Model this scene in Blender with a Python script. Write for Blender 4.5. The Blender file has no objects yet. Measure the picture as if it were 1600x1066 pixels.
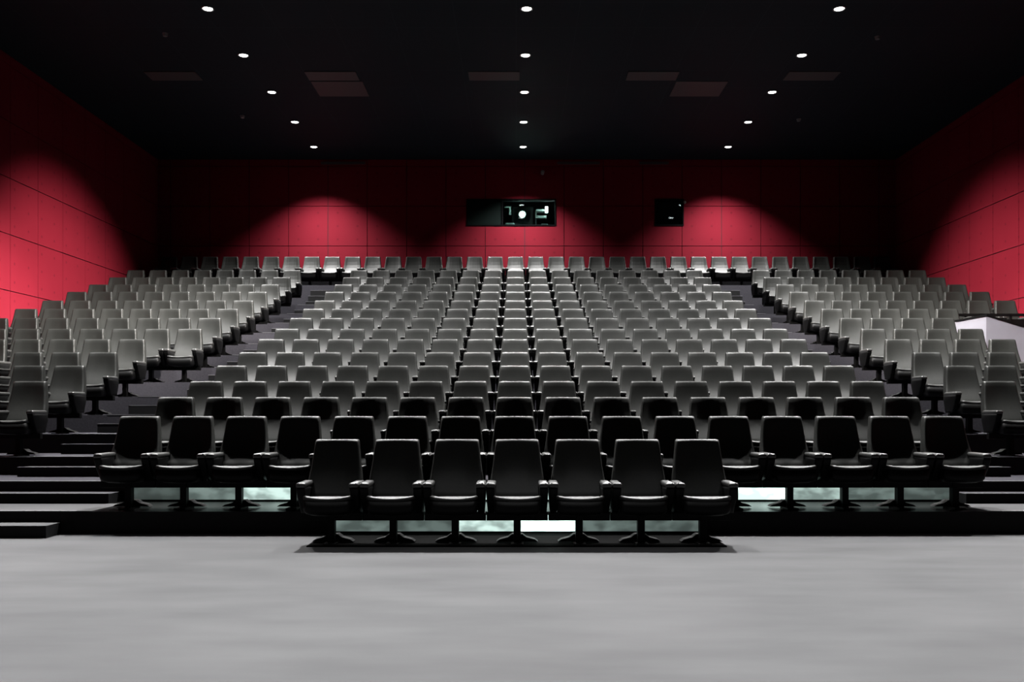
import bpy, bmesh, math, random
from mathutils import Vector, Matrix
random.seed(4)
S = bpy.context.scene
C = S.collection

# ------------------------------------------------------------------ camera, world, exposure
CAM_Z = 1.30
F = 1500.0                      # focal length in pixels of a 1600 px wide frame
cam_d = bpy.data.cameras.new('camera')
cam = bpy.data.objects.new('camera', cam_d); C.objects.link(cam)
cam.location = (0, 0, CAM_Z); cam.rotation_euler = (math.pi/2, 0, 0)
cam_d.sensor_width = 36; cam_d.lens = 36*F/1600
cam_d.shift_x = -6.5/1600; cam_d.shift_y = 108/1600
cam_d.clip_start = .05; cam_d.clip_end = 200
S.camera = cam
w = bpy.data.worlds.new('world'); S.world = w; w.use_nodes = True
w.node_tree.nodes['Background'].inputs[0].default_value = (.5, .6, .7, 1)
w.node_tree.nodes['Background'].inputs[1].default_value = .0
S.view_settings.view_transform = 'Standard'; S.view_settings.look = 'None'
S.view_settings.gamma = 1; S.view_settings.use_curve_mapping = False
S.view_settings.exposure = 0.0
SPOT_W = 6200.0                 # each ceiling downlight
SPOT_DEG, SPOT_BLEND = 107, 1.0
STAGE_W = 13300.0               # spots lighting the open floor
WASH_L, WASH_R = 52000.0, 40000.0   # unseen washers added to brighten the side walls

# ------------------------------------------------------------------ materials
K = .33   # every painted and woven surface in this room is very dark
def mat(name, col, rough=.7, metal=0, emit=None, es=0, spec=.5, sheen=0):
    m = bpy.data.materials.new(name); m.use_nodes = True
    b = m.node_tree.nodes['Principled BSDF']
    b.inputs['Base Color'].default_value = (*[c*(1 if 'glass' in name or 'projector' in name else K) for c in col], 1); b.inputs['Roughness'].default_value = rough
    b.inputs['Metallic'].default_value = metal; b.inputs['Specular IOR Level'].default_value = spec
    if sheen:
        b.inputs['Sheen Weight'].default_value = sheen; b.inputs['Sheen Roughness'].default_value = .5
    if emit:
        b.inputs['Emission Color'].default_value = (*emit, 1); b.inputs['Emission Strength'].default_value = es
    return m
def N(m, t): return m.node_tree.nodes.new(t)
def L(m, a, b): m.node_tree.links.new(a, b)
def noisy(m, scale, c1, c2, stretch=(1, 1, 1), bump=0, detail=4, lo=.35, hi=.65):
    b = m.node_tree.nodes['Principled BSDF']
    tc = N(m, 'ShaderNodeTexCoord'); mp = N(m, 'ShaderNodeMapping'); mp.inputs['Scale'].default_value = stretch
    n = N(m, 'ShaderNodeTexNoise'); n.inputs['Scale'].default_value = scale; n.inputs['Detail'].default_value = detail
    L(m, tc.outputs['Object'], mp.inputs[0]); L(m, mp.outputs[0], n.inputs['Vector'])
    r = N(m, 'ShaderNodeValToRGB'); r.color_ramp.elements[0].position = lo; r.color_ramp.elements[1].position = hi
    r.color_ramp.elements[0].color = (*[c*K for c in c1], 1); r.color_ramp.elements[1].color = (*[c*K for c in c2], 1)
    L(m, n.outputs[0], r.inputs[0]); L(m, r.outputs[0], b.inputs['Base Color'])
    if bump:
        bp = N(m, 'ShaderNodeBump'); bp.inputs['Strength'].default_value = bump; bp.inputs['Distance'].default_value = .01
        L(m, n.outputs[0], bp.inputs['Height']); L(m, bp.outputs[0], b.inputs['Normal'])
    return m
M = {}
M['cushion'] = mat('charcoal_seat_cloth', (.030, .031, .029), .55, spec=.3)
M['fabric'] = noisy(mat('charcoal_leatherette', (.02, .02, .02), .5, spec=.22), 40, (.026, .0275, .0248), (.033, .0347, .0312), bump=.04)
M['shell'] = mat('black_plastic_shell', (.004, .004, .0042), .5, spec=.1)
M['arm'] = mat('dark_armrest_pad', (.05, .05, .048), .4, spec=.5)
M['steel'] = mat('black_steel', (.004, .004, .004), .5, spec=.1)
M['floor'] = noisy(mat('pale_grey_floor', (.4, .4, .4), .7, spec=.1), 1.6, (.083, .083, .087), (.133, .132, .136), stretch=(.55, 1.5, 1), bump=.05, detail=9, lo=.3, hi=.7)
M['tier'] = noisy(mat('dark_tier_carpet', (.06, .06, .07), .9, spec=.05), 40, (.075, .072, .086), (.095, .092, .107), bump=.1)
M['step'] = noisy(mat('grey_step_carpet', (.2, .2, .2), .9, spec=.05), 40, (.095, .092, .104), (.115, .112, .124), bump=.1)
M['front_tier'] = mat('glossy_black_tier', (.003, .003, .003), .25, spec=.25)
M['nosing'] = mat('aluminium_nosing', (.26, .26, .275), .5)
M['riser'] = mat('shaded_riser', (.008, .008, .009), .6, spec=.15)  # near-black colour stands in for shade on the upright faces
M['rail'] = mat('matt_black_shade', (.001, .001, .001), .9, spec=.02)  # black of the plate added as shade under the front row, no rail
M['black'] = mat('black_paint', (.006, .006, .007), .8, spec=.03)
M['grille'] = mat('grey_grille', (.07, .063, .063), .6)
M['white'] = noisy(mat('white_plaster', (.7, .7, .72), .7), 3, (.37, .365, .43), (.41, .405, .475))
M['ring'] = mat('downlight_trim', (.1, .1, .1), .4)
M['lens'] = mat('downlight_lens', (1, 1, 1), .4, emit=(1, .98, .95), es=14)
M['glass'] = mat('booth_glass', (.55, .8, .74), .02)
M['glass'].node_tree.nodes['Principled BSDF'].inputs['Transmission Weight'].default_value = 1.0
M['blind'] = mat('dark_green_blind', (.006, .014, .012), .7, spec=.05)
M['metalgrey'] = mat('projector_grey', (.12, .14, .135), .35)
M['plens'] = mat('projector_lens_glow', (1, 1, 1), .3, emit=(.95, 1, 1), es=80)
M['booth_light'] = mat('booth_lamp_glow', (1, 1, 1), .3, emit=(1, 1, 1), es=60)
M['detector'] = mat('detector_plastic', (.35, .34, .33), .5)

def red_wall(name, axis, off):
    """red acoustic panel: small fixing holes repeat inside each 1.2 m panel"""
    m = mat(name, (.55, .03, .055), .8, spec=.05)
    b = m.node_tree.nodes['Principled BSDF']
    g = N(m, 'ShaderNodeNewGeometry'); sp = N(m, 'ShaderNodeSeparateXYZ'); L(m, g.outputs['Position'], sp.inputs[0])
    def fr(sock, o, p):
        a = N(m, 'ShaderNodeMath'); a.operation = 'SUBTRACT'; L(m, sock, a.inputs[0]); a.inputs[1].default_value = o
        a2 = N(m, 'ShaderNodeMath'); a2.operation = 'DIVIDE'; L(m, a.outputs[0], a2.inputs[0]); a2.inputs[1].default_value = p
        a3 = N(m, 'ShaderNodeMath'); a3.operation = 'FRACT'; L(m, a2.outputs[0], a3.inputs[0])
        a4 = N(m, 'ShaderNodeMath'); a4.operation = 'SUBTRACT'; L(m, a3.outputs[0], a4.inputs[0]); a4.inputs[1].default_value = .5
        return a4.outputs[0]
    u = fr(sp.outputs[axis], off, .6); v = fr(sp.outputs[2], .23, .405)
    cb = N(m, 'ShaderNodeCombineXYZ'); L(m, u, cb.inputs[0])
    vs = N(m, 'ShaderNodeMath'); vs.operation = 'MULTIPLY'; L(m, v, vs.inputs[0]); vs.inputs[1].default_value = .675
    L(m, vs.outputs[0], cb.inputs[1])
    ln = N(m, 'ShaderNodeVectorMath'); ln.operation = 'LENGTH'; L(m, cb.outputs[0], ln.inputs[0])
    r = N(m, 'ShaderNodeMapRange'); L(m, ln.outputs['Value'], r.inputs[0])
    r.inputs[1].default_value = .035; r.inputs[2].default_value = .07; r.inputs[3].default_value = .35; r.inputs[4].default_value = 0
    nz = N(m, 'ShaderNodeTexNoise'); nz.inputs['Scale'].default_value = 1.1; L(m, g.outputs['Position'], nz.inputs['Vector'])
    rr = N(m, 'ShaderNodeValToRGB'); rr.color_ramp.elements[0].color = (.095, .0052, .0105, 1); rr.color_ramp.elements[1].color = (.112, .0062, .0128, 1)
    L(m, nz.outputs[0], rr.inputs[0])
    mx = N(m, 'ShaderNodeMix'); mx.data_type = 'RGBA'; L(m, r.outputs[0], mx.inputs[0]); L(m, rr.outputs[0], mx.inputs[6])
    mx.inputs[7].default_value = (.02, .001, .002, 1); L(m, mx.outputs[2], b.inputs['Base Color'])
    return m
M['red_side'] = red_wall('red_panel_side', 1, .2)
M['red_back'] = red_wall('red_panel_back', 0, .26)
def ceiling_mat():
    m = mat('black_ceiling_tiles', (.006, .0067, .008), .7, spec=.1)
    b = m.node_tree.nodes['Principled BSDF']
    tc = N(m, 'ShaderNodeTexCoord'); br = N(m, 'ShaderNodeTexBrick'); br.offset = 0; br.inputs['Scale'].default_value = 1
    br.inputs['Brick Width'].default_value = 1.2; br.inputs['Row Height'].default_value = 1.2; br.inputs['Mortar Size'].default_value = .012
    br.inputs['Color1'].default_value = (.0065, .012, .0155, 1); br.inputs['Color2'].default_value = (.0075, .0135, .0175, 1); br.inputs['Mortar'].default_value = (.011, .019, .024, 1)
    L(m, tc.outputs['Object'], br.inputs['Vector']); L(m, br.outputs[0], b.inputs['Base Color'])
    return m
M['ceiling'] = ceiling_mat()
def panel_glow(i, s):
    m = mat('glow_glass_%d' % i, (.35, .5, .46), .08)
    b = m.node_tree.nodes['Principled BSDF']
    tc = N(m, 'ShaderNodeTexCoord'); mp = N(m, 'ShaderNodeMapping'); mp.inputs['Scale'].default_value = (5, 1, 9)
    mp.inputs['Location'].default_value = (i*3.7, 0, 0)
    n = N(m, 'ShaderNodeTexNoise'); n.inputs['Scale'].default_value = 1.0; n.inputs['Detail'].default_value = 2
    L(m, tc.outputs['Object'], mp.inputs[0]); L(m, mp.outputs[0], n.inputs['Vector'])
    r = N(m, 'ShaderNodeMapRange'); L(m, n.outputs[0], r.inputs[0])
    r.inputs[1].default_value = .4; r.inputs[2].default_value = .62; r.inputs[3].default_value = s*.45; r.inputs[4].default_value = s
    L(m, r.outputs[0], b.inputs['Emission Strength']); b.inputs['Emission Color'].default_value = (.72, .95, .88, 1)
    return m

# ------------------------------------------------------------------ mesh helpers
def link(name, me, m, parent=None, smooth=False):
    o = bpy.data.objects.new(name, me); C.objects.link(o)
    if m: me.materials.append(m)
    if parent: o.parent = parent
    if smooth:
        for p in me.polygons: p.use_smooth = True
    return o
def obj(name, bm, m, parent=None, smooth=False):
    bmesh.ops.recalc_face_normals(bm, faces=bm.faces)
    me = bpy.data.meshes.new(name); bm.to_mesh(me); bm.free()
    return link(name, me, m, parent, smooth)
def box(bm, x0, x1, y0, y1, z0, z1, bev=0):
    r = bmesh.ops.create_cube(bm, size=1)
    bmesh.ops.scale(bm, vec=(x1-x0, y1-y0, z1-z0), verts=r['verts'])
    bmesh.ops.translate(bm, vec=((x0+x1)/2, (y0+y1)/2, (z0+z1)/2), verts=r['verts'])
    if bev:
        es = list({e for v in r['verts'] for e in v.link_edges})
        bmesh.ops.bevel(bm, geom=es, offset=bev, segments=2, affect='EDGES', profile=.7)
def cyl(bm, c, r1, r2, h, n=16, axis='Z'):
    r = bmesh.ops.create_cone(bm, cap_ends=True, segments=n, radius1=r1, radius2=r2, depth=h)
    if axis == 'Y': bmesh.ops.rotate(bm, verts=r['verts'], cent=(0, 0, 0), matrix=Matrix.Rotation(math.pi/2, 3, 'X'))
    bmesh.ops.translate(bm, vec=c, verts=r['verts'])
def loft(bm, rings):
    R = [[bm.verts.new(p) for p in r] for r in rings]
    n = len(R[0])
    for a, b in zip(R, R[1:]):
        for i in range(n): bm.faces.new((a[i], a[(i+1) % n], b[(i+1) % n], b[i]))
    bm.faces.new(R[0][::-1]); bm.faces.new(R[-1])
def bm_(f, *a, **k):
    b = bmesh.new(); f(b, *a, **k); return b
def empty(name, loc, label, cat, group=None):
    o = bpy.data.objects.new(name, None); C.objects.link(o); o.location = loc
    o.empty_display_size = .1
    o['label'] = label; o['category'] = cat
    if group: o['group'] = group
    return o
def tag(o, label, cat, group=None):
    o['label'] = label; o['category'] = cat
    if group: o['group'] = group
    return o
def struct(o): o['kind'] = 'structure'; return o
def shade_risers(o):
    """upright faces of a tier or step are painted black for shade, its tread keeps the carpet"""
    o.data.materials.append(M['riser'])
    for p in o.data.polygons:
        if abs(p.normal.z) < .5: p.material_index = 1
    return o

# ------------------------------------------------------------------ layout numbers
XL, XR, YB, YF, ZC = -10.95, 11.6, 29.3, -4.0, 8.95
PITCH, X0 = .5965, -.02
TOP_Y = [687, 655, 620.5, 595.7, 571.5, 550.7, 530.4, 514.2, 497.4, 483, 470, 456.4, 445, 433.8, 422.6]
BACK = [9.6+1.15*i for i in range(15)]
ROWY = [b-.35 for b in BACK] + [27.85]
ROWZ = [0.0] + [CAM_Z+(641-y)*d/F-1.0 for y, d in zip(TOP_Y[1:], BACK[1:])] + [4.80]
ROWZ[1] = .235
EDGE = [None] + [10.07+1.15*i for i in range(14)] + [26.9]

# ------------------------------------------------------------------ room shell
struct(obj('floor', bm_(box, XL-.3, XR+.3, YF-.3, YB+3, -.2, 0), M['floor']))
struct(obj('ceiling', bm_(box, XL-.3, XR+.3, YF-.3, YB+3, ZC, ZC+.2), M['ceiling']))
struct(obj('wall_front', bm_(box, XL-.3, XR+.3, YF-.3, YF, 0, ZC), M['black']))
def sheet(bm, axis, at, t, a0, a1, z0, z1, off, zoff, holes, gap=.018):
    """wall cladding: 1.2 m x 1.215 m panels with open joints, cut round the holes"""
    lo, hi = min(at, at+t), max(at, at+t)
    ks = [off+1.2*k for k in range(-30, 60)]
    ac = sorted({a0, a1} | {k for k in ks if a0 < k < a1}); zc = sorted({z0, z1} | {zoff+1.215*k for k in range(-2, 12) if z0 < zoff+1.215*k < z1})
    for i in range(len(ac)-1):
        for j in range(len(zc)-1):
            rects = [(ac[i]+gap/2, ac[i+1]-gap/2, zc[j]+gap/2, zc[j+1]-gap/2)]
            for (h0, h1, g0, g1) in holes:
                out = []
                for (p, q, r, s) in rects:
                    if q <= h0 or p >= h1 or s <= g0 or r >= g1: out.append((p, q, r, s)); continue
                    if p < h0: out.append((p, h0, r, s))
                    if q > h1: out.append((h1, q, r, s))
                    m0, m1 = max(p, h0), min(q, h1)
                    if r < g0: out.append((m0, m1, r, g0))
                    if s > g1: out.append((m0, m1, g1, s))
                rects = out
            for (p, q, r, s) in rects:
                if q-p < .02 or s-r < .02: continue
                if axis == 'X': box(bm, lo, hi, p, q, r, s)
                else: box(bm, p, q, lo, hi, r, s)
def red(name, parentmat, *a):
    b = bmesh.new(); sheet(b, *a); return obj(name, b, parentmat)
def slab_with_holes(bm, x0, x1, y0, y1, z0, z1, holes):
    xs = sorted({x0, x1} | {h for q in holes for h in q[:2]}); zs = sorted({z0, z1} | {h for q in holes for h in q[2:]})
    for i in range(len(xs)-1):
        for j in range(len(zs)-1):
            cx, cz = (xs[i]+xs[i+1])/2, (zs[j]+zs[j+1])/2
            if any(h[0] < cx < h[1] and h[2] < cz < h[3] for h in holes): continue
            box(bm, xs[i], xs[i+1], y0, y1, zs[j], zs[j+1])
W1 = (-1.52, 1.22, 6.92, 7.74); W2 = (4.22, 5.11, 6.92, 7.74)
M['joint'] = mat('dark_joint', (.015, .001, .002), .9)
wl = struct(obj('wall_left', bm_(box, XL-.3, XL, YF, YB, 0, ZC), M['joint']))
red('panelling', M['red_side'], 'X', XL, .03, YF, YB, 0, ZC, 20.72, 3.87-1.215*3, []).parent = wl
wr = struct(obj('wall_right', bm_(box, XR, XR+.3, YF, YB, 0, ZC), M['joint']))
red('panelling', M['red_side'], 'X', XR, -.03, YF, YB, 0, ZC, 20.9, 3.87-1.215*3, []).parent = wr
b = bmesh.new(); slab_with_holes(b, XL-.3, XR+.3, YB, YB+.25, 0, ZC, [W1, W2])
wb = struct(obj('wall_back', b, M['joint']))
red('panelling', M['red_back'], 'Y', YB, -.03, XL+.03, XR-.03, 0, ZC, .26, 3.87-1.215*3+.005, [W1, W2]).parent = wb

struct(obj('baseboard_back', bm_(box, XL+.03, XR-.03, YB-.05, YB-.031, ROWZ[15], ROWZ[15]+.62), M['black']))
# projection booth behind the back wall
b = bmesh.new()
box(b, -2, 5.6, YB+2.4, YB+2.5, 6, ZC); box(b, -2.1, -2, YB+.25, YB+2.5, 6, ZC); box(b, 5.6, 5.7, YB+.25, YB+2.5, 6, ZC)
box(b, -2.1, 5.7, YB+.25, YB+2.5, 5.9, 6)
struct(obj('wall_booth', b, M['black']))
def window(i, Wd, mull):
    x0, x1, z0, z1 = Wd; t = .035
    b = bmesh.new()
    box(b, x0, x1, YB-.05, YB+.2, z0, z0+t); box(b, x0, x1, YB-.05, YB+.2, z1-t, z1)
    box(b, x0, x0+t, YB-.05, YB+.2, z0+t, z1-t); box(b, x1-t, x1, YB-.05, YB+.2, z0+t, z1-t)
    if mull is not None: box(b, mull-.02, mull+.02, YB-.04, YB+.18, z0+t, z1-t)
    f = struct(obj('window_%d' % i, b, M['black']))
    a = mull+.02 if mull is not None else x0+t
    obj('pane', bm_(box, a, x1-t, YB+.10, YB+.11, z0+t, z1-t), M['glass'], f)
    if mull is not None:
        obj('pane', bm_(box, x0+t, mull-.02, YB+.02, YB+.03, z0+t, z1-t), M['blind'], f)
window(1, W1, -.42)
window(2, W2, None)
# projector in the booth
pj = empty('film_projector', (.19, YB+.75, 6.001), 'cinema projector with glowing lens behind the wide booth window', 'projector')
obj('stand', bm_(box, -.22, .22, -.2, .5, 0, .95, .02), M['steel'], pj)
obj('housing', bm_(box, -.32, .34, -.22, .7, .95, 1.62, .04), M['steel'], pj)
b = bmesh.new(); cyl(b, (0, -.3, 1.345), .11, .13, .2, 24, 'Y'); obj('lens_barrel', b, M['metalgrey'], pj, True)
b = bmesh.new(); cyl(b, (0, -.405, 1.345), .095, .095, .012, 24, 'Y'); obj('lens', b, M['plens'], pj)
ld = bpy.data.lights.new('projector_lamp', 'POINT'); ld.energy = 50; ld.shadow_soft_size = .05; ld.color = (.85, 1, .95)
lo = bpy.data.objects.new('lamp', ld); C.objects.link(lo); lo.parent = pj; lo.location = (0, -.5, 1.345)
# other booth gear
o = obj('booth_lamp', bm_(box, .90, .985, YB+.45, YB+.52, 7.42, 7.62, .03), M['booth_light'])
tag(o, 'small upright white lamp at the right end of the wide booth window', 'lamp')
b = bmesh.new(); box(b, .60, .95, YB+.6, YB+.9, 7.28, 7.36, .01); box(b, .62, .98, YB+.6, YB+.9, 7.5, 7.56, .01); box(b, .60, .64, YB+.7, YB+.78, 6.001, 7.55)
o = tag(obj('equipment_rack', b, M['metalgrey']), 'grey metal equipment shelf right of the projector in the booth', 'rack')
b = bmesh.new(); box(b, -.22, -.16, YB+.45, YB+.5, 7.36, 7.62, .01); box(b, -.36, -.16, YB+.45, YB+.5, 7.58, 7.62, .01)
tag(obj('wall_bracket_lamp', b, M['metalgrey']), 'small bent metal lamp arm left of the projector', 'lamp')
b = bmesh.new(); box(b, -.34, -.05, YB+.3, YB+.45, 6.97, 7.08, .03)
tag(obj('control_box', b, M['metalgrey']), 'low green-grey control box below left of the projector', 'box')
b = bmesh.new(); box(b, .78, .98, YB+.3, YB+.45, 6.98, 7.06, .03)
tag(obj('control_box', b, M['metalgrey']), 'low grey control box in the right corner of the booth window', 'box')
b = bmesh.new(); cyl(b, (5.13, YB-.06, 7.63), .045, .045, .06, 16, 'Y')
tag(obj('wall_sensor', b, M['detector'], None, True), 'small round pale sensor at the top corner of the narrow booth window', 'sensor')
o = empty('security_camera', (.80, YB-.03, 8.5), 'small security camera high on the back wall above the projector', 'camera')
b = bmesh.new(); cyl(b, (0, -.16, 0), .05, .06, .2, 16, 'Y'); obj('camera_body', b, M['detector'], o, True)
b = bmesh.new(); cyl(b, (0, -.03, .03), .02, .02, .06, 10, 'Y'); obj('bracket', b, M['steel'], o)

# vents high on the back wall
for x0, x1, nm in ((-5.95, -4.6, 'left of centre'), (1.25, 2.55, 'just right of centre'), (3.75, 4.65, 'furthest right')):
    b = bmesh.new(); box(b, x0, x1, YB-.07, YB-.03, 8.79, 8.87, .008)
    tag(obj('wall_vent', b, M['grille']), 'thin dark grey slot vent under the ceiling of the back wall, ' + nm, 'vent', 'slot vents on the back wall')

# ------------------------------------------------------------------ tiers and aisle steps
for i in range(1, 16):
    e0 = EDGE[i]; e1 = EDGE[i+1] if i < 15 else YB-.03
    o = obj('seating_tier', bm_(box, XL+.03, XR-.03, e0, e1, 0, ROWZ[i]), M['front_tier'] if i == 1 else M['tier'])
    struct(o)
    if i < 5: shade_risers(o)
    for xa, xb in ((-6.25 if i < 7 else -5.7, -4.62), (5.1, 6.2)):
        if i < 15:
            obj('nosing', bm_(box, xa, xb, e0-.004, e0+.035, ROWZ[i], ROWZ[i]+.008), M['nosing'], o)
def step(x0, x1, y0, y1, z0, z1):
    o = struct(obj('aisle_step', bm_(box, x0, x1, y0, y1, z0, z1), M['step']))
    shade_risers(o)
    obj('nosing', bm_(box, x0, x1, y0-.004, y0+.03, z1, z1+.008), M['nosing'], o)
for i in range(1, 15):
    z0, z1 = ROWZ[i-1], (ROWZ[i-1]+ROWZ[i])/2
    if i == 1:
        o = struct(obj('aisle_step', bm_(box, -6.6, -4.77, 9.74, EDGE[1], 0, .125), M['floor'])); shade_risers(o)
        continue
    step(-6.25 if i < 7 else -5.7, -4.62, EDGE[i]-.34, EDGE[i], z0, z1)
    step(5.1, 6.2, EDGE[i]-.34, EDGE[i], z0, z1)
for k in range(1, 4):
    for xa, xb in ((-5.7, -4.62), (5.1, 6.2)):
        step(xa, xb, EDGE[15]-.3*k, EDGE[15]-.3*(k-1), ROWZ[14], ROWZ[15]-(ROWZ[15]-ROWZ[14])/4*k)
o = obj('floor_shade', bm_(box, -1.99, 2.0, 9.1, EDGE[1]-.03, 0, .012, .004), M['rail'])  # thin black plate added as the shade beneath the front row
tag(o, 'long black plate put in as shade under the short front row of seats', 'shade plate')
# pale top of the front tier where the aisles meet it
for xa, xb in ((-10.9, -4.45), (4.95, 11.5)):
    struct(obj('tier_carpet', bm_(box, xa, xb, EDGE[1]+.0, EDGE[2]-.34, ROWZ[1], ROWZ[1]+.006), M['floor']))

# ------------------------------------------------------------------ glass riser panels, glow put into the material
def glow_row(y, z0, z1, xs, lv, where, k0):
    for k, (x, s) in enumerate(zip(xs, lv)):
        o = obj('riser_glow_panel', bm_(box, x-.315, x+.315, y-.02, y, z0, z1, .006), panel_glow(k0+k, s))
        tag(o, 'pale green glowing riser panel behind the %s, %s' % (where, ORD[k+1]+' from the left'), 'light panel', 'glowing riser panels')
ORD = ['', 'first', 'second', 'third', 'fourth', 'fifth', 'sixth', 'seventh', 'eighth', 'ninth', 'tenth', 'eleventh', 'twelfth', 'thirteenth', 'fourteenth', 'fifteenth', 'sixteenth', 'seventeenth', 'eighteenth']
glow_row(EDGE[1], .03, .20, [.01+(k+.5)*.648 for k in range(-3, 3)], [.2, .16, 1.0, 2.6, .18, .15], 'front row', 0)
glow_row(EDGE[2], ROWZ[1]+.02, ROWZ[2]-.06, [-.02+(k+.5)*.642 for k in range(-7, 8)],
         [.1, .25, 1.0, 2.6, .5, .4, 2, 2, .5, .5, 2.6, 2.6, .6, .22, .15], 'second row', 20)

# ------------------------------------------------------------------ cinema seat
def ring_rr(hx, y_f, y_b, z, n=5, bol=0., r=.03, zf=None):
    """rounded rectangle loop; the front edge swells forward towards its sides"""
    pts = []
    hy = (y_b-y_f)/2; cy = (y_b+y_f)/2; r = min(r, hy*.95)
    for (sx, sy, a0) in ((1, 1, 0), (-1, 1, 90), (-1, -1, 180), (1, -1, 270)):
        for k in range(4):
            a = math.radians(a0+30*k)
            pts.append([sx*(hx-r)+r*math.cos(a), cy+sy*(hy-r)+r*math.sin(a)])
        if sx == -1 and sy == -1:
            for t in (-.6, -.3, 0, .3, .6): pts.append([t*hx, y_f])
        if sx == 1 and sy == 1:
            for t in (.5, 0, -.5): pts.append([t*hx, y_b])
    out = []
    for x, y in pts:
        if y < cy: y -= bol*min(1, abs(x)/hx)**3
        out.append((x, y, z+(zf(x, y) if zf else 0)))
    return out
def backrest_bm():
    b = bmesh.new(); rings = []
    prof = [(.40, .07, .15, .225, .0), (.45, .075, .20, .25, .0), (.50, .105, .24, .268, .006), (.57, .155, .275, .268, .016), (.65, .202, .305, .256, .03), (.74, .24, .33, .242, .038),
            (.84, .264, .350, .230, .038), (.92, .276, .362, .221, .033), (.972, .283, .368, .216, .026), (.990, .290, .366, .212, .016), (.997, .300, .358, .203, .006)]
    for z, yf, yb, hx, bol in prof: rings.append(ring_rr(hx, yf, yb, z, bol=bol, r=.028))
    loft(b, rings); return b
def cushion_bm():
    b = bmesh.new(); rings = []
    wave = lambda a: (lambda x, y: a*(abs(x)/.23)**2 * (1 if y < 0 else .6) - .11*max(0, y+.22))
    for z, g, a in ((.425, .006, .012), (.432, -.004, .02), (.445, -.008, .024), (.456, .0, .026), (.463, .02, .026), (.466, .06, .02)):
        rings.append(ring_rr(.224-g*.7, -.25+g, .20-g*.3, z, r=.05, zf=wave(a)))
    loft(b, rings); return b
def shell_bm():
    b = bmesh.new(); rings = []
    for z, hx, yf, yb in ((.285, .17, -.17, .16), (.30, .205, -.225, .19), (.33, .222, -.248, .20), (.424, .226, -.258, .20)):
        rings.append(ring_rr(hx, yf, yb, z, r=.04, zf=lambda x, y: .012*(abs(x)/.23)**2 if y < 0 else 0))
    loft(b, rings); return b
def backshell_bm():
    b = bmesh.new(); rings = []
    for z, yb, hx in ((.38, .15, .20), (.46, .215, .235), (.57, .28, .245), (.70, .32, .236), (.82, .347, .222), (.92, .362, .21)):
        rings.append(ring_rr(hx, yb-.03, yb+.014, z, r=.012))
    loft(b, rings); return b
def arm_bm(s):
    b = bmesh.new(); rings = []
    for z, g in ((.556, .008), (.562, 0), (.585, 0), (.597, .006), (.602, .016)):
        rings.append([(s*.2505+x, y, z_ + (.02*max(0, -y-.02) if False else 0)) for x, y, z_ in ring_rr(.046-g, -.215+g, .17-g, z, r=.014)])
    loft(b, rings); return b
def armpanel_bm(s):
    b = bmesh.new(); rings = []
    for z, yf, yb, h in ((.30, -.06, .16, .030), (.36, -.10, .17, .034), (.46, -.17, .20, .04), (.53, -.205, .20, .042), (.556, -.205, .165, .042)):
        rings.append([(s*.2515+x, y, z_) for x, y, z_ in ring_rr(h, yf, yb, z, r=.012)])
    loft(b, rings); return b
def pedestal_bm():
    b = bmesh.new()
    box(b, -.035, .035, -.03, .06, .012, .29, .008)
    box(b, -.295, .295, -.02, .05, .225, .30, .006)
    return b
def foot_bm():
    b = bmesh.new(); box(b, -.06, .06, -.14, .16, 0, .014, .004)
    loft(b, [[(x, y_, z_) for x, y_ in ((-h, .05), (h, .05), (h, .17), (-h, .17))] for h, z_ in ((.20, .014), (.17, .035), (.09, .055), (.05, .085))])
    for y in (-.1, .12): cyl(b, (0, y, .018), .012, .012, .01, 8)
    return b
GRP = 'upholstered cinema seats in tiered rows'
proto = empty('cinema_seat', (0, 0, 0), '', 'cinema seat', GRP)
PARTS = [('backrest', backrest_bm, M['fabric']), ('back_shell', backshell_bm, M['shell']), ('seat_cushion', cushion_bm, M['cushion']), ('seat_shell', shell_bm, M['shell']),
         ('armrest', lambda: arm_bm(-1), M['arm']), ('armrest', lambda: arm_bm(1), M['arm']),
         ('side_panel', lambda: armpanel_bm(-1), M['shell']), ('side_panel', lambda: armpanel_bm(1), M['shell']),
         ('pedestal', pedestal_bm, M['steel'])]
for n_, f_, m_ in PARTS: last = obj(n_, f_(), m_, proto, n_ != 'pedestal')
obj('foot_plate', foot_bm(), M['steel'], last)
def dup(root, loc, rz=0):
    r = root.copy(); C.objects.link(r); r.location = loc; r.rotation_euler[2] = rz
    for ch in list(root.children):
        c = ch.copy(); C.objects.link(c); c.parent = r
        for g in list(ch.children):
            d = g.copy(); C.objects.link(d); d.parent = c
    return r
def px(x, d): return 806.5+x*F/d
seats = []
for i in range(16):
    y, z = ROWY[i], ROWZ[i]+(.012 if i == 0 else 0)
    blocks = []
    if i == 0: blocks = [('front', range(-3, 4))]
    elif i == 15: blocks = [('all', range(-17, 19))]
    else:
        le = -11 if i < 7 else -10
        re = {6: 14, 7: 14, 8: 14, 9: 15}.get(i, 18)
        blocks = [('centre', range(-7, 9)), ('left', range(le, -18, -1)), ('right', range(11, re+1))]
    for bname, rg in blocks:
        for k, c in enumerate(rg):
            x = X0+c*PITCH+(.03 if i == 0 else 0)
            if px(x, y) < -28 or px(x, y) > 1628: continue
            seats.append((y, abs(x), x, z, i, bname, k))
seats.sort()
def seat_label(i, bname, k):
    col = 'black' if i < 2 else ('dark grey' if i < 7 else 'grey')
    if bname == 'front': return 'black cinema seat in the short front row on the floor, %s from the left' % ORD[k+1]
    if bname == 'centre': return '%s cinema seat in the %s row, centre block, %s from the left aisle' % (col, ORD[i+1], ORD[k+1])
    if bname == 'all': return 'grey cinema seat in the back row against the red wall'
    return '%s cinema seat in the %s row, %s block, %s from the aisle' % (col, ORD[i+1], bname, ORD[k+1])
first = True
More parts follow.
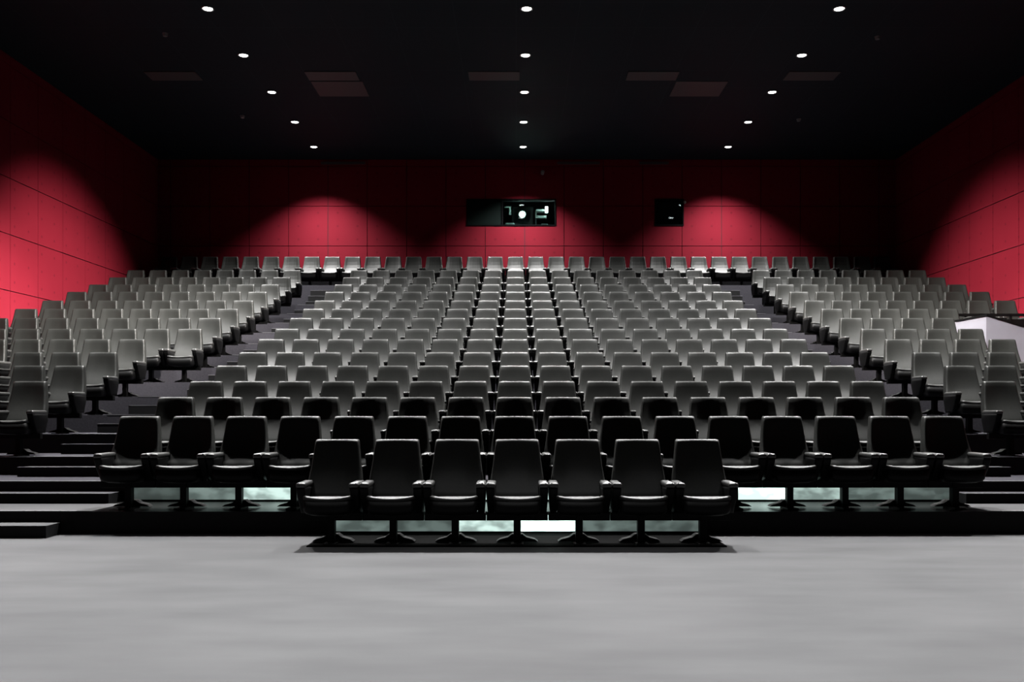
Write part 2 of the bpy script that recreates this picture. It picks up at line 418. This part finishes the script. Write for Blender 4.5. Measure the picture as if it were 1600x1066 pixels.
for (y, ax, x, z, i, bname, k) in seats[:300]:
    if first: proto.location = (x, y, z); o = proto; first = False
    else: o = dup(proto, (x, y, z), random.uniform(-.006, .006))
    o['label'] = seat_label(i, bname, k)
rest = seats[300:]
src = []
for n_, f_, m_ in PARTS:
    b = f_(); b.verts.index_update()
    src.append(([tuple(v.co) for v in b.verts], [[v.index for v in f.verts] for f in b.faces], m_)); b.free()
V, FC, MI = [], [], []; mats = []
for (y, ax, x, z, i, bname, k) in rest:
    for vs, fs, m_ in src:
        if m_ not in mats: mats.append(m_)
        o_ = len(V); V += [(a+x, b_+y, c_+z) for a, b_, c_ in vs]; FC += [[q+o_ for q in f] for f in fs]; MI += [mats.index(m_)]*len(fs)
if rest:
    me = bpy.data.meshes.new('distant_cinema_seats'); me.from_pydata(V, [], FC)
    for m_ in mats: me.materials.append(m_)
    me.polygons.foreach_set('material_index', MI)
    bb = bmesh.new(); bb.from_mesh(me); bmesh.ops.recalc_face_normals(bb, faces=bb.faces); bb.to_mesh(me); bb.free()
    o = bpy.data.objects.new('distant_cinema_seats', me); C.objects.link(o)
    o['kind'] = 'stuff'; tag(o, 'distant rows of small grey cinema seats below the red back wall', 'cinema seats')

# ------------------------------------------------------------------ white stair enclosure at the right
YW = 19.25
def wp(pxx, pyy, d): return Vector(((pxx-806.5)*d/F, d, CAM_Z+(641-pyy)*d/F))
A, B_, D_ = wp(1492, 503, 19.22), wp(1541, 494, 19.05), wp(1541, 494, 19.05)
D_ = Vector((XR-.05, 19.18, 2.52))
def gable(bm, t, top, bot, lift=0):
    for P, Q in ((A, B_), (B_, D_)):
        z0p = bot if bot is not None else None
        vs = []
        for p in (P, Q):
            for dy in (0, t):
                vs.append(bm.verts.new((p.x, p.y+dy, (p.z-1.3 if bot is None else bot)))); vs.append(bm.verts.new((p.x, p.y+dy, p.z+top)))
        f = [(0, 1, 5, 4), (2, 6, 7, 3), (1, 3, 7, 5), (0, 4, 6, 2), (0, 2, 3, 1), (4, 5, 7, 6)]
        for q in f: bm.faces.new([vs[j] for j in q])
enc = empty('stair_enclosure', (9.5, 19.1, ROWZ[8]), 'white peaked wall of the stair opening beside the right-hand seats', 'wall')
b = bmesh.new(); gable(b, .10, 0, 1.2); o = obj('white_wall', b, M['white'], enc); o.matrix_parent_inverse = Matrix.Translation((-9.5, -19.1, -ROWZ[8]))
b = bmesh.new()
for P, Q in ((A, B_), (B_, D_)):
    vs = [bm2 for p in (P, Q) for bm2 in (b.verts.new((p.x, p.y-.02, p.z)), b.verts.new((p.x, p.y-.02, p.z+.035)), b.verts.new((p.x, p.y+.12, p.z)), b.verts.new((p.x, p.y+.12, p.z+.035)))]
    for q in ((0, 1, 5, 4), (2, 6, 7, 3), (1, 3, 7, 5), (0, 4, 6, 2), (0, 2, 3, 1), (4, 5, 7, 6)): b.faces.new([vs[j] for j in q])
o = obj('capping_rail', b, M['steel'], enc); o.matrix_parent_inverse = Matrix.Translation((-9.5, -19.1, -ROWZ[8]))
g = empty('guard_rail', (10.1, 20.1, ROWZ[9]), 'dark guard rail above the white stair wall at the right', 'railing')
b = bmesh.new(); box(b, -.9, 1.4, -.02, .02, .86, .92, .005); obj('top_rail', b, M['steel'], g)
b = bmesh.new(); box(b, -.9, 1.4, -.01, .01, .1, .8); obj('infill_panel', b, M['steel'], g)
for x in (-.88, .25, 1.38):
    b = bmesh.new(); box(b, x-.02, x+.02, -.02, .02, 0, .88); obj('post', b, M['steel'], g)

# ------------------------------------------------------------------ ceiling fixtures
H = ZC-CAM_Z
names_x = {-5.87: 'left', .2: 'middle', 6.15: 'right'}
ly = [H*F/412-2.395*k for k in range(5)][::-1]
hidden_rows = [ly[0]-2.395*k for k in range(1, 3)]
dl = None
LAST = bpy.data.lights.new('wide_downlight_beam', 'SPOT'); LAST.energy = SPOT_W*.82; LAST.spot_size = math.radians(109); LAST.spot_blend = 1
LAST.shadow_soft_size = .09; LAST.color = (1, .985, .97)
for x in (-5.87, .2, 6.15):
    for k, y in enumerate(ly+hidden_rows):
        lab = ('small round white downlight in the %s ceiling line, %s from the screen end in view' % (names_x[x], ORD[k+1])) if k < 5 else 'white downlight in the %s ceiling line above the front rows, %s towards the screen' % (names_x[x], ORD[k-4])
        if dl is None:
            dl = empty('downlight', (x, y, ZC), lab, 'ceiling light', 'round downlights in three lines')
            b = bmesh.new(); rr_ = []
            for r_, z_ in ((.13, 0), (.13, -.012), (.12, -.02), (.105, -.02), (.10, -.008), (.10, 0)):
                rr_.append([(r_*math.cos(a*math.pi/14), r_*math.sin(a*math.pi/14), z_) for a in range(28)])
            R_ = [[b.verts.new(p) for p in r] for r in rr_]
            for a_, b2 in zip(R_, R_[1:]+R_[:1]):
                for q in range(28): b.faces.new((a_[q], a_[(q+1) % 28], b2[(q+1) % 28], b2[q]))
            obj('trim_ring', b, M['ring'], dl)
            b = bmesh.new(); cyl(b, (0, 0, -.008), .088, .088, .012, 28); obj('lens', b, M['lens'], dl)
            sd = bpy.data.lights.new('downlight_beam', 'SPOT'); sd.energy = SPOT_W; sd.spot_size = math.radians(SPOT_DEG); sd.spot_blend = SPOT_BLEND
            sd.shadow_soft_size = .09; sd.color = (1, .985, .97)
            so = bpy.data.objects.new('beam', sd); C.objects.link(so); so.parent = dl; so.location = (0, 0, -.03)
            o = dl
        else:
            o = dup(dl, (x, y, ZC)); o['label'] = lab
            if k == 4:                     # the last row of lamps throws a wider, softer light on the back wall
                for c in o.children:
                    if c.type == 'LIGHT': c.data = LAST
            if k > 5:                      # the nearest line, out of view, is stronger as fill
                for c in o.children:
                    if c.type == 'LIGHT': c.data = c.data.copy(); c.data.energy = SPOT_W*1.35
for k, xx in enumerate((271, 519, 772, 1019, 1268)):
    d = H*F/(641-118); x = (xx-806.5)*d/F
    o = obj('ceiling_vent', bm_(box, x-.58, x+.58, d-.28, d+.28, ZC-.02, ZC, .005), M['grille'])
    tag(o, 'grey rectangular ceiling vent, %s from the left in the row of five' % ORD[k+1], 'ceiling vent', 'row of five ceiling vents')
for xx, nm in ((532, 'left'), (1091, 'right')):
    d = H*F/(641-138); x = (xx-806.5)*d/F
    o = obj('ceiling_hatch', bm_(box, x-.6, x+.6, d-.5, d+.55, ZC-.015, ZC, .005), M['grille'])
    tag(o, 'large dark grey square ceiling hatch in the %s half of the ceiling' % nm, 'ceiling hatch')
for xx, yy, nm in ((258, 52, 'upper left'), (379, 181, 'lower left'), (1371, 57, 'upper right'), (1248, 186, 'lower right')):
    d = H*F/(641-yy); x = (xx-806.5)*d/F
    b = bmesh.new(); cyl(b, (x, d, ZC-.03), .045, .06, .06, 20)
    tag(obj('smoke_detector', b, M['detector']), 'tiny round smoke detector on the black ceiling, %s of the picture' % nm, 'smoke detector', 'smoke detectors')

# unseen tilted washers added over the front seats to brighten the side walls
for sx, x, pw, nm in ((-1, 2.6, WASH_L, 'left'), (1, -2.2, WASH_R, 'right')):
    for k, (y, ty, tz) in enumerate(((15.4, 23.3, 2.8), (13.6, 18.8, 1.9))):
        e = empty('added_washer', (x, y, ZC), 'added unseen spotlight on the ceiling facing the %s red wall, %s from the screen' % (nm, 'second' if k == 0 else 'first'), 'spotlight')
        tgt = Vector(((XL if sx < 0 else XR), ty, tz)); dv = (tgt-Vector((x, y, ZC-.25))).normalized()
        b = bmesh.new(); box(b, -.03, .03, -.03, .03, -.25, 0, .004); obj('bracket', b, M['steel'], e)
        b = bmesh.new(); cyl(b, (0, 0, 0), .10, .10, .22, 24); h_ = obj('lamp_housing', b, M['steel'], e, False); h_.location = (0, 0, -.25); h_.rotation_euler = dv.to_track_quat('-Z', 'Y').to_euler()
        b = bmesh.new(); cyl(b, (0, 0, -.112), .085, .085, .006, 24); obj('lens', b, M['lens'], h_)
        sd = bpy.data.lights.new('added_washer_beam', 'SPOT'); sd.energy = pw; sd.spot_size = math.radians(32); sd.spot_blend = 1; sd.shadow_soft_size = .08; sd.color = (1, .93, .88)
        so = bpy.data.objects.new('beam', sd); C.objects.link(so); so.parent = h_; so.location = (0, 0, -.13)

# spots over the front rows that light the open floor
fo = None
for k, (x, y, ty, deg, pw) in enumerate([(x, 13.4, 6.2, 70, STAGE_W) for x in (-8, -2.8, 3.2, 8.6)]+[(x, 4.8, 4.6, 74, STAGE_W*.3) for x in (-4.2, .2, 4.6)]):
    row = 'over the front rows of seats' if k < 4 else 'over the open floor'
    e = empty('stage_spotlight', (x, y, ZC), 'black spotlight hung from the ceiling %s, %s from the left' % (row, ORD[(k if k < 4 else k-4)+1]), 'spotlight')
    dv = (Vector((x, ty, 0))-Vector((x, y, ZC-.25))).normalized()
    b = bmesh.new(); box(b, -.03, .03, -.03, .03, -.25, 0, .004); obj('bracket', b, M['steel'], e)
    b = bmesh.new(); cyl(b, (0, 0, 0), .10, .10, .22, 24); h_ = obj('lamp_housing', b, M['steel'], e); h_.location = (0, 0, -.25); h_.rotation_euler = dv.to_track_quat('-Z', 'Y').to_euler()
    b = bmesh.new(); cyl(b, (0, 0, -.112), .085, .085, .006, 24); obj('lens', b, M['lens'], h_)
    sd = bpy.data.lights.new('stage_beam', 'SPOT'); sd.energy = pw; sd.spot_size = math.radians(deg); sd.spot_blend = .8 if k < 4 else 1; sd.shadow_soft_size = .08
    so = bpy.data.objects.new('beam', sd); C.objects.link(so); so.parent = h_; so.location = (0, 0, -.13)
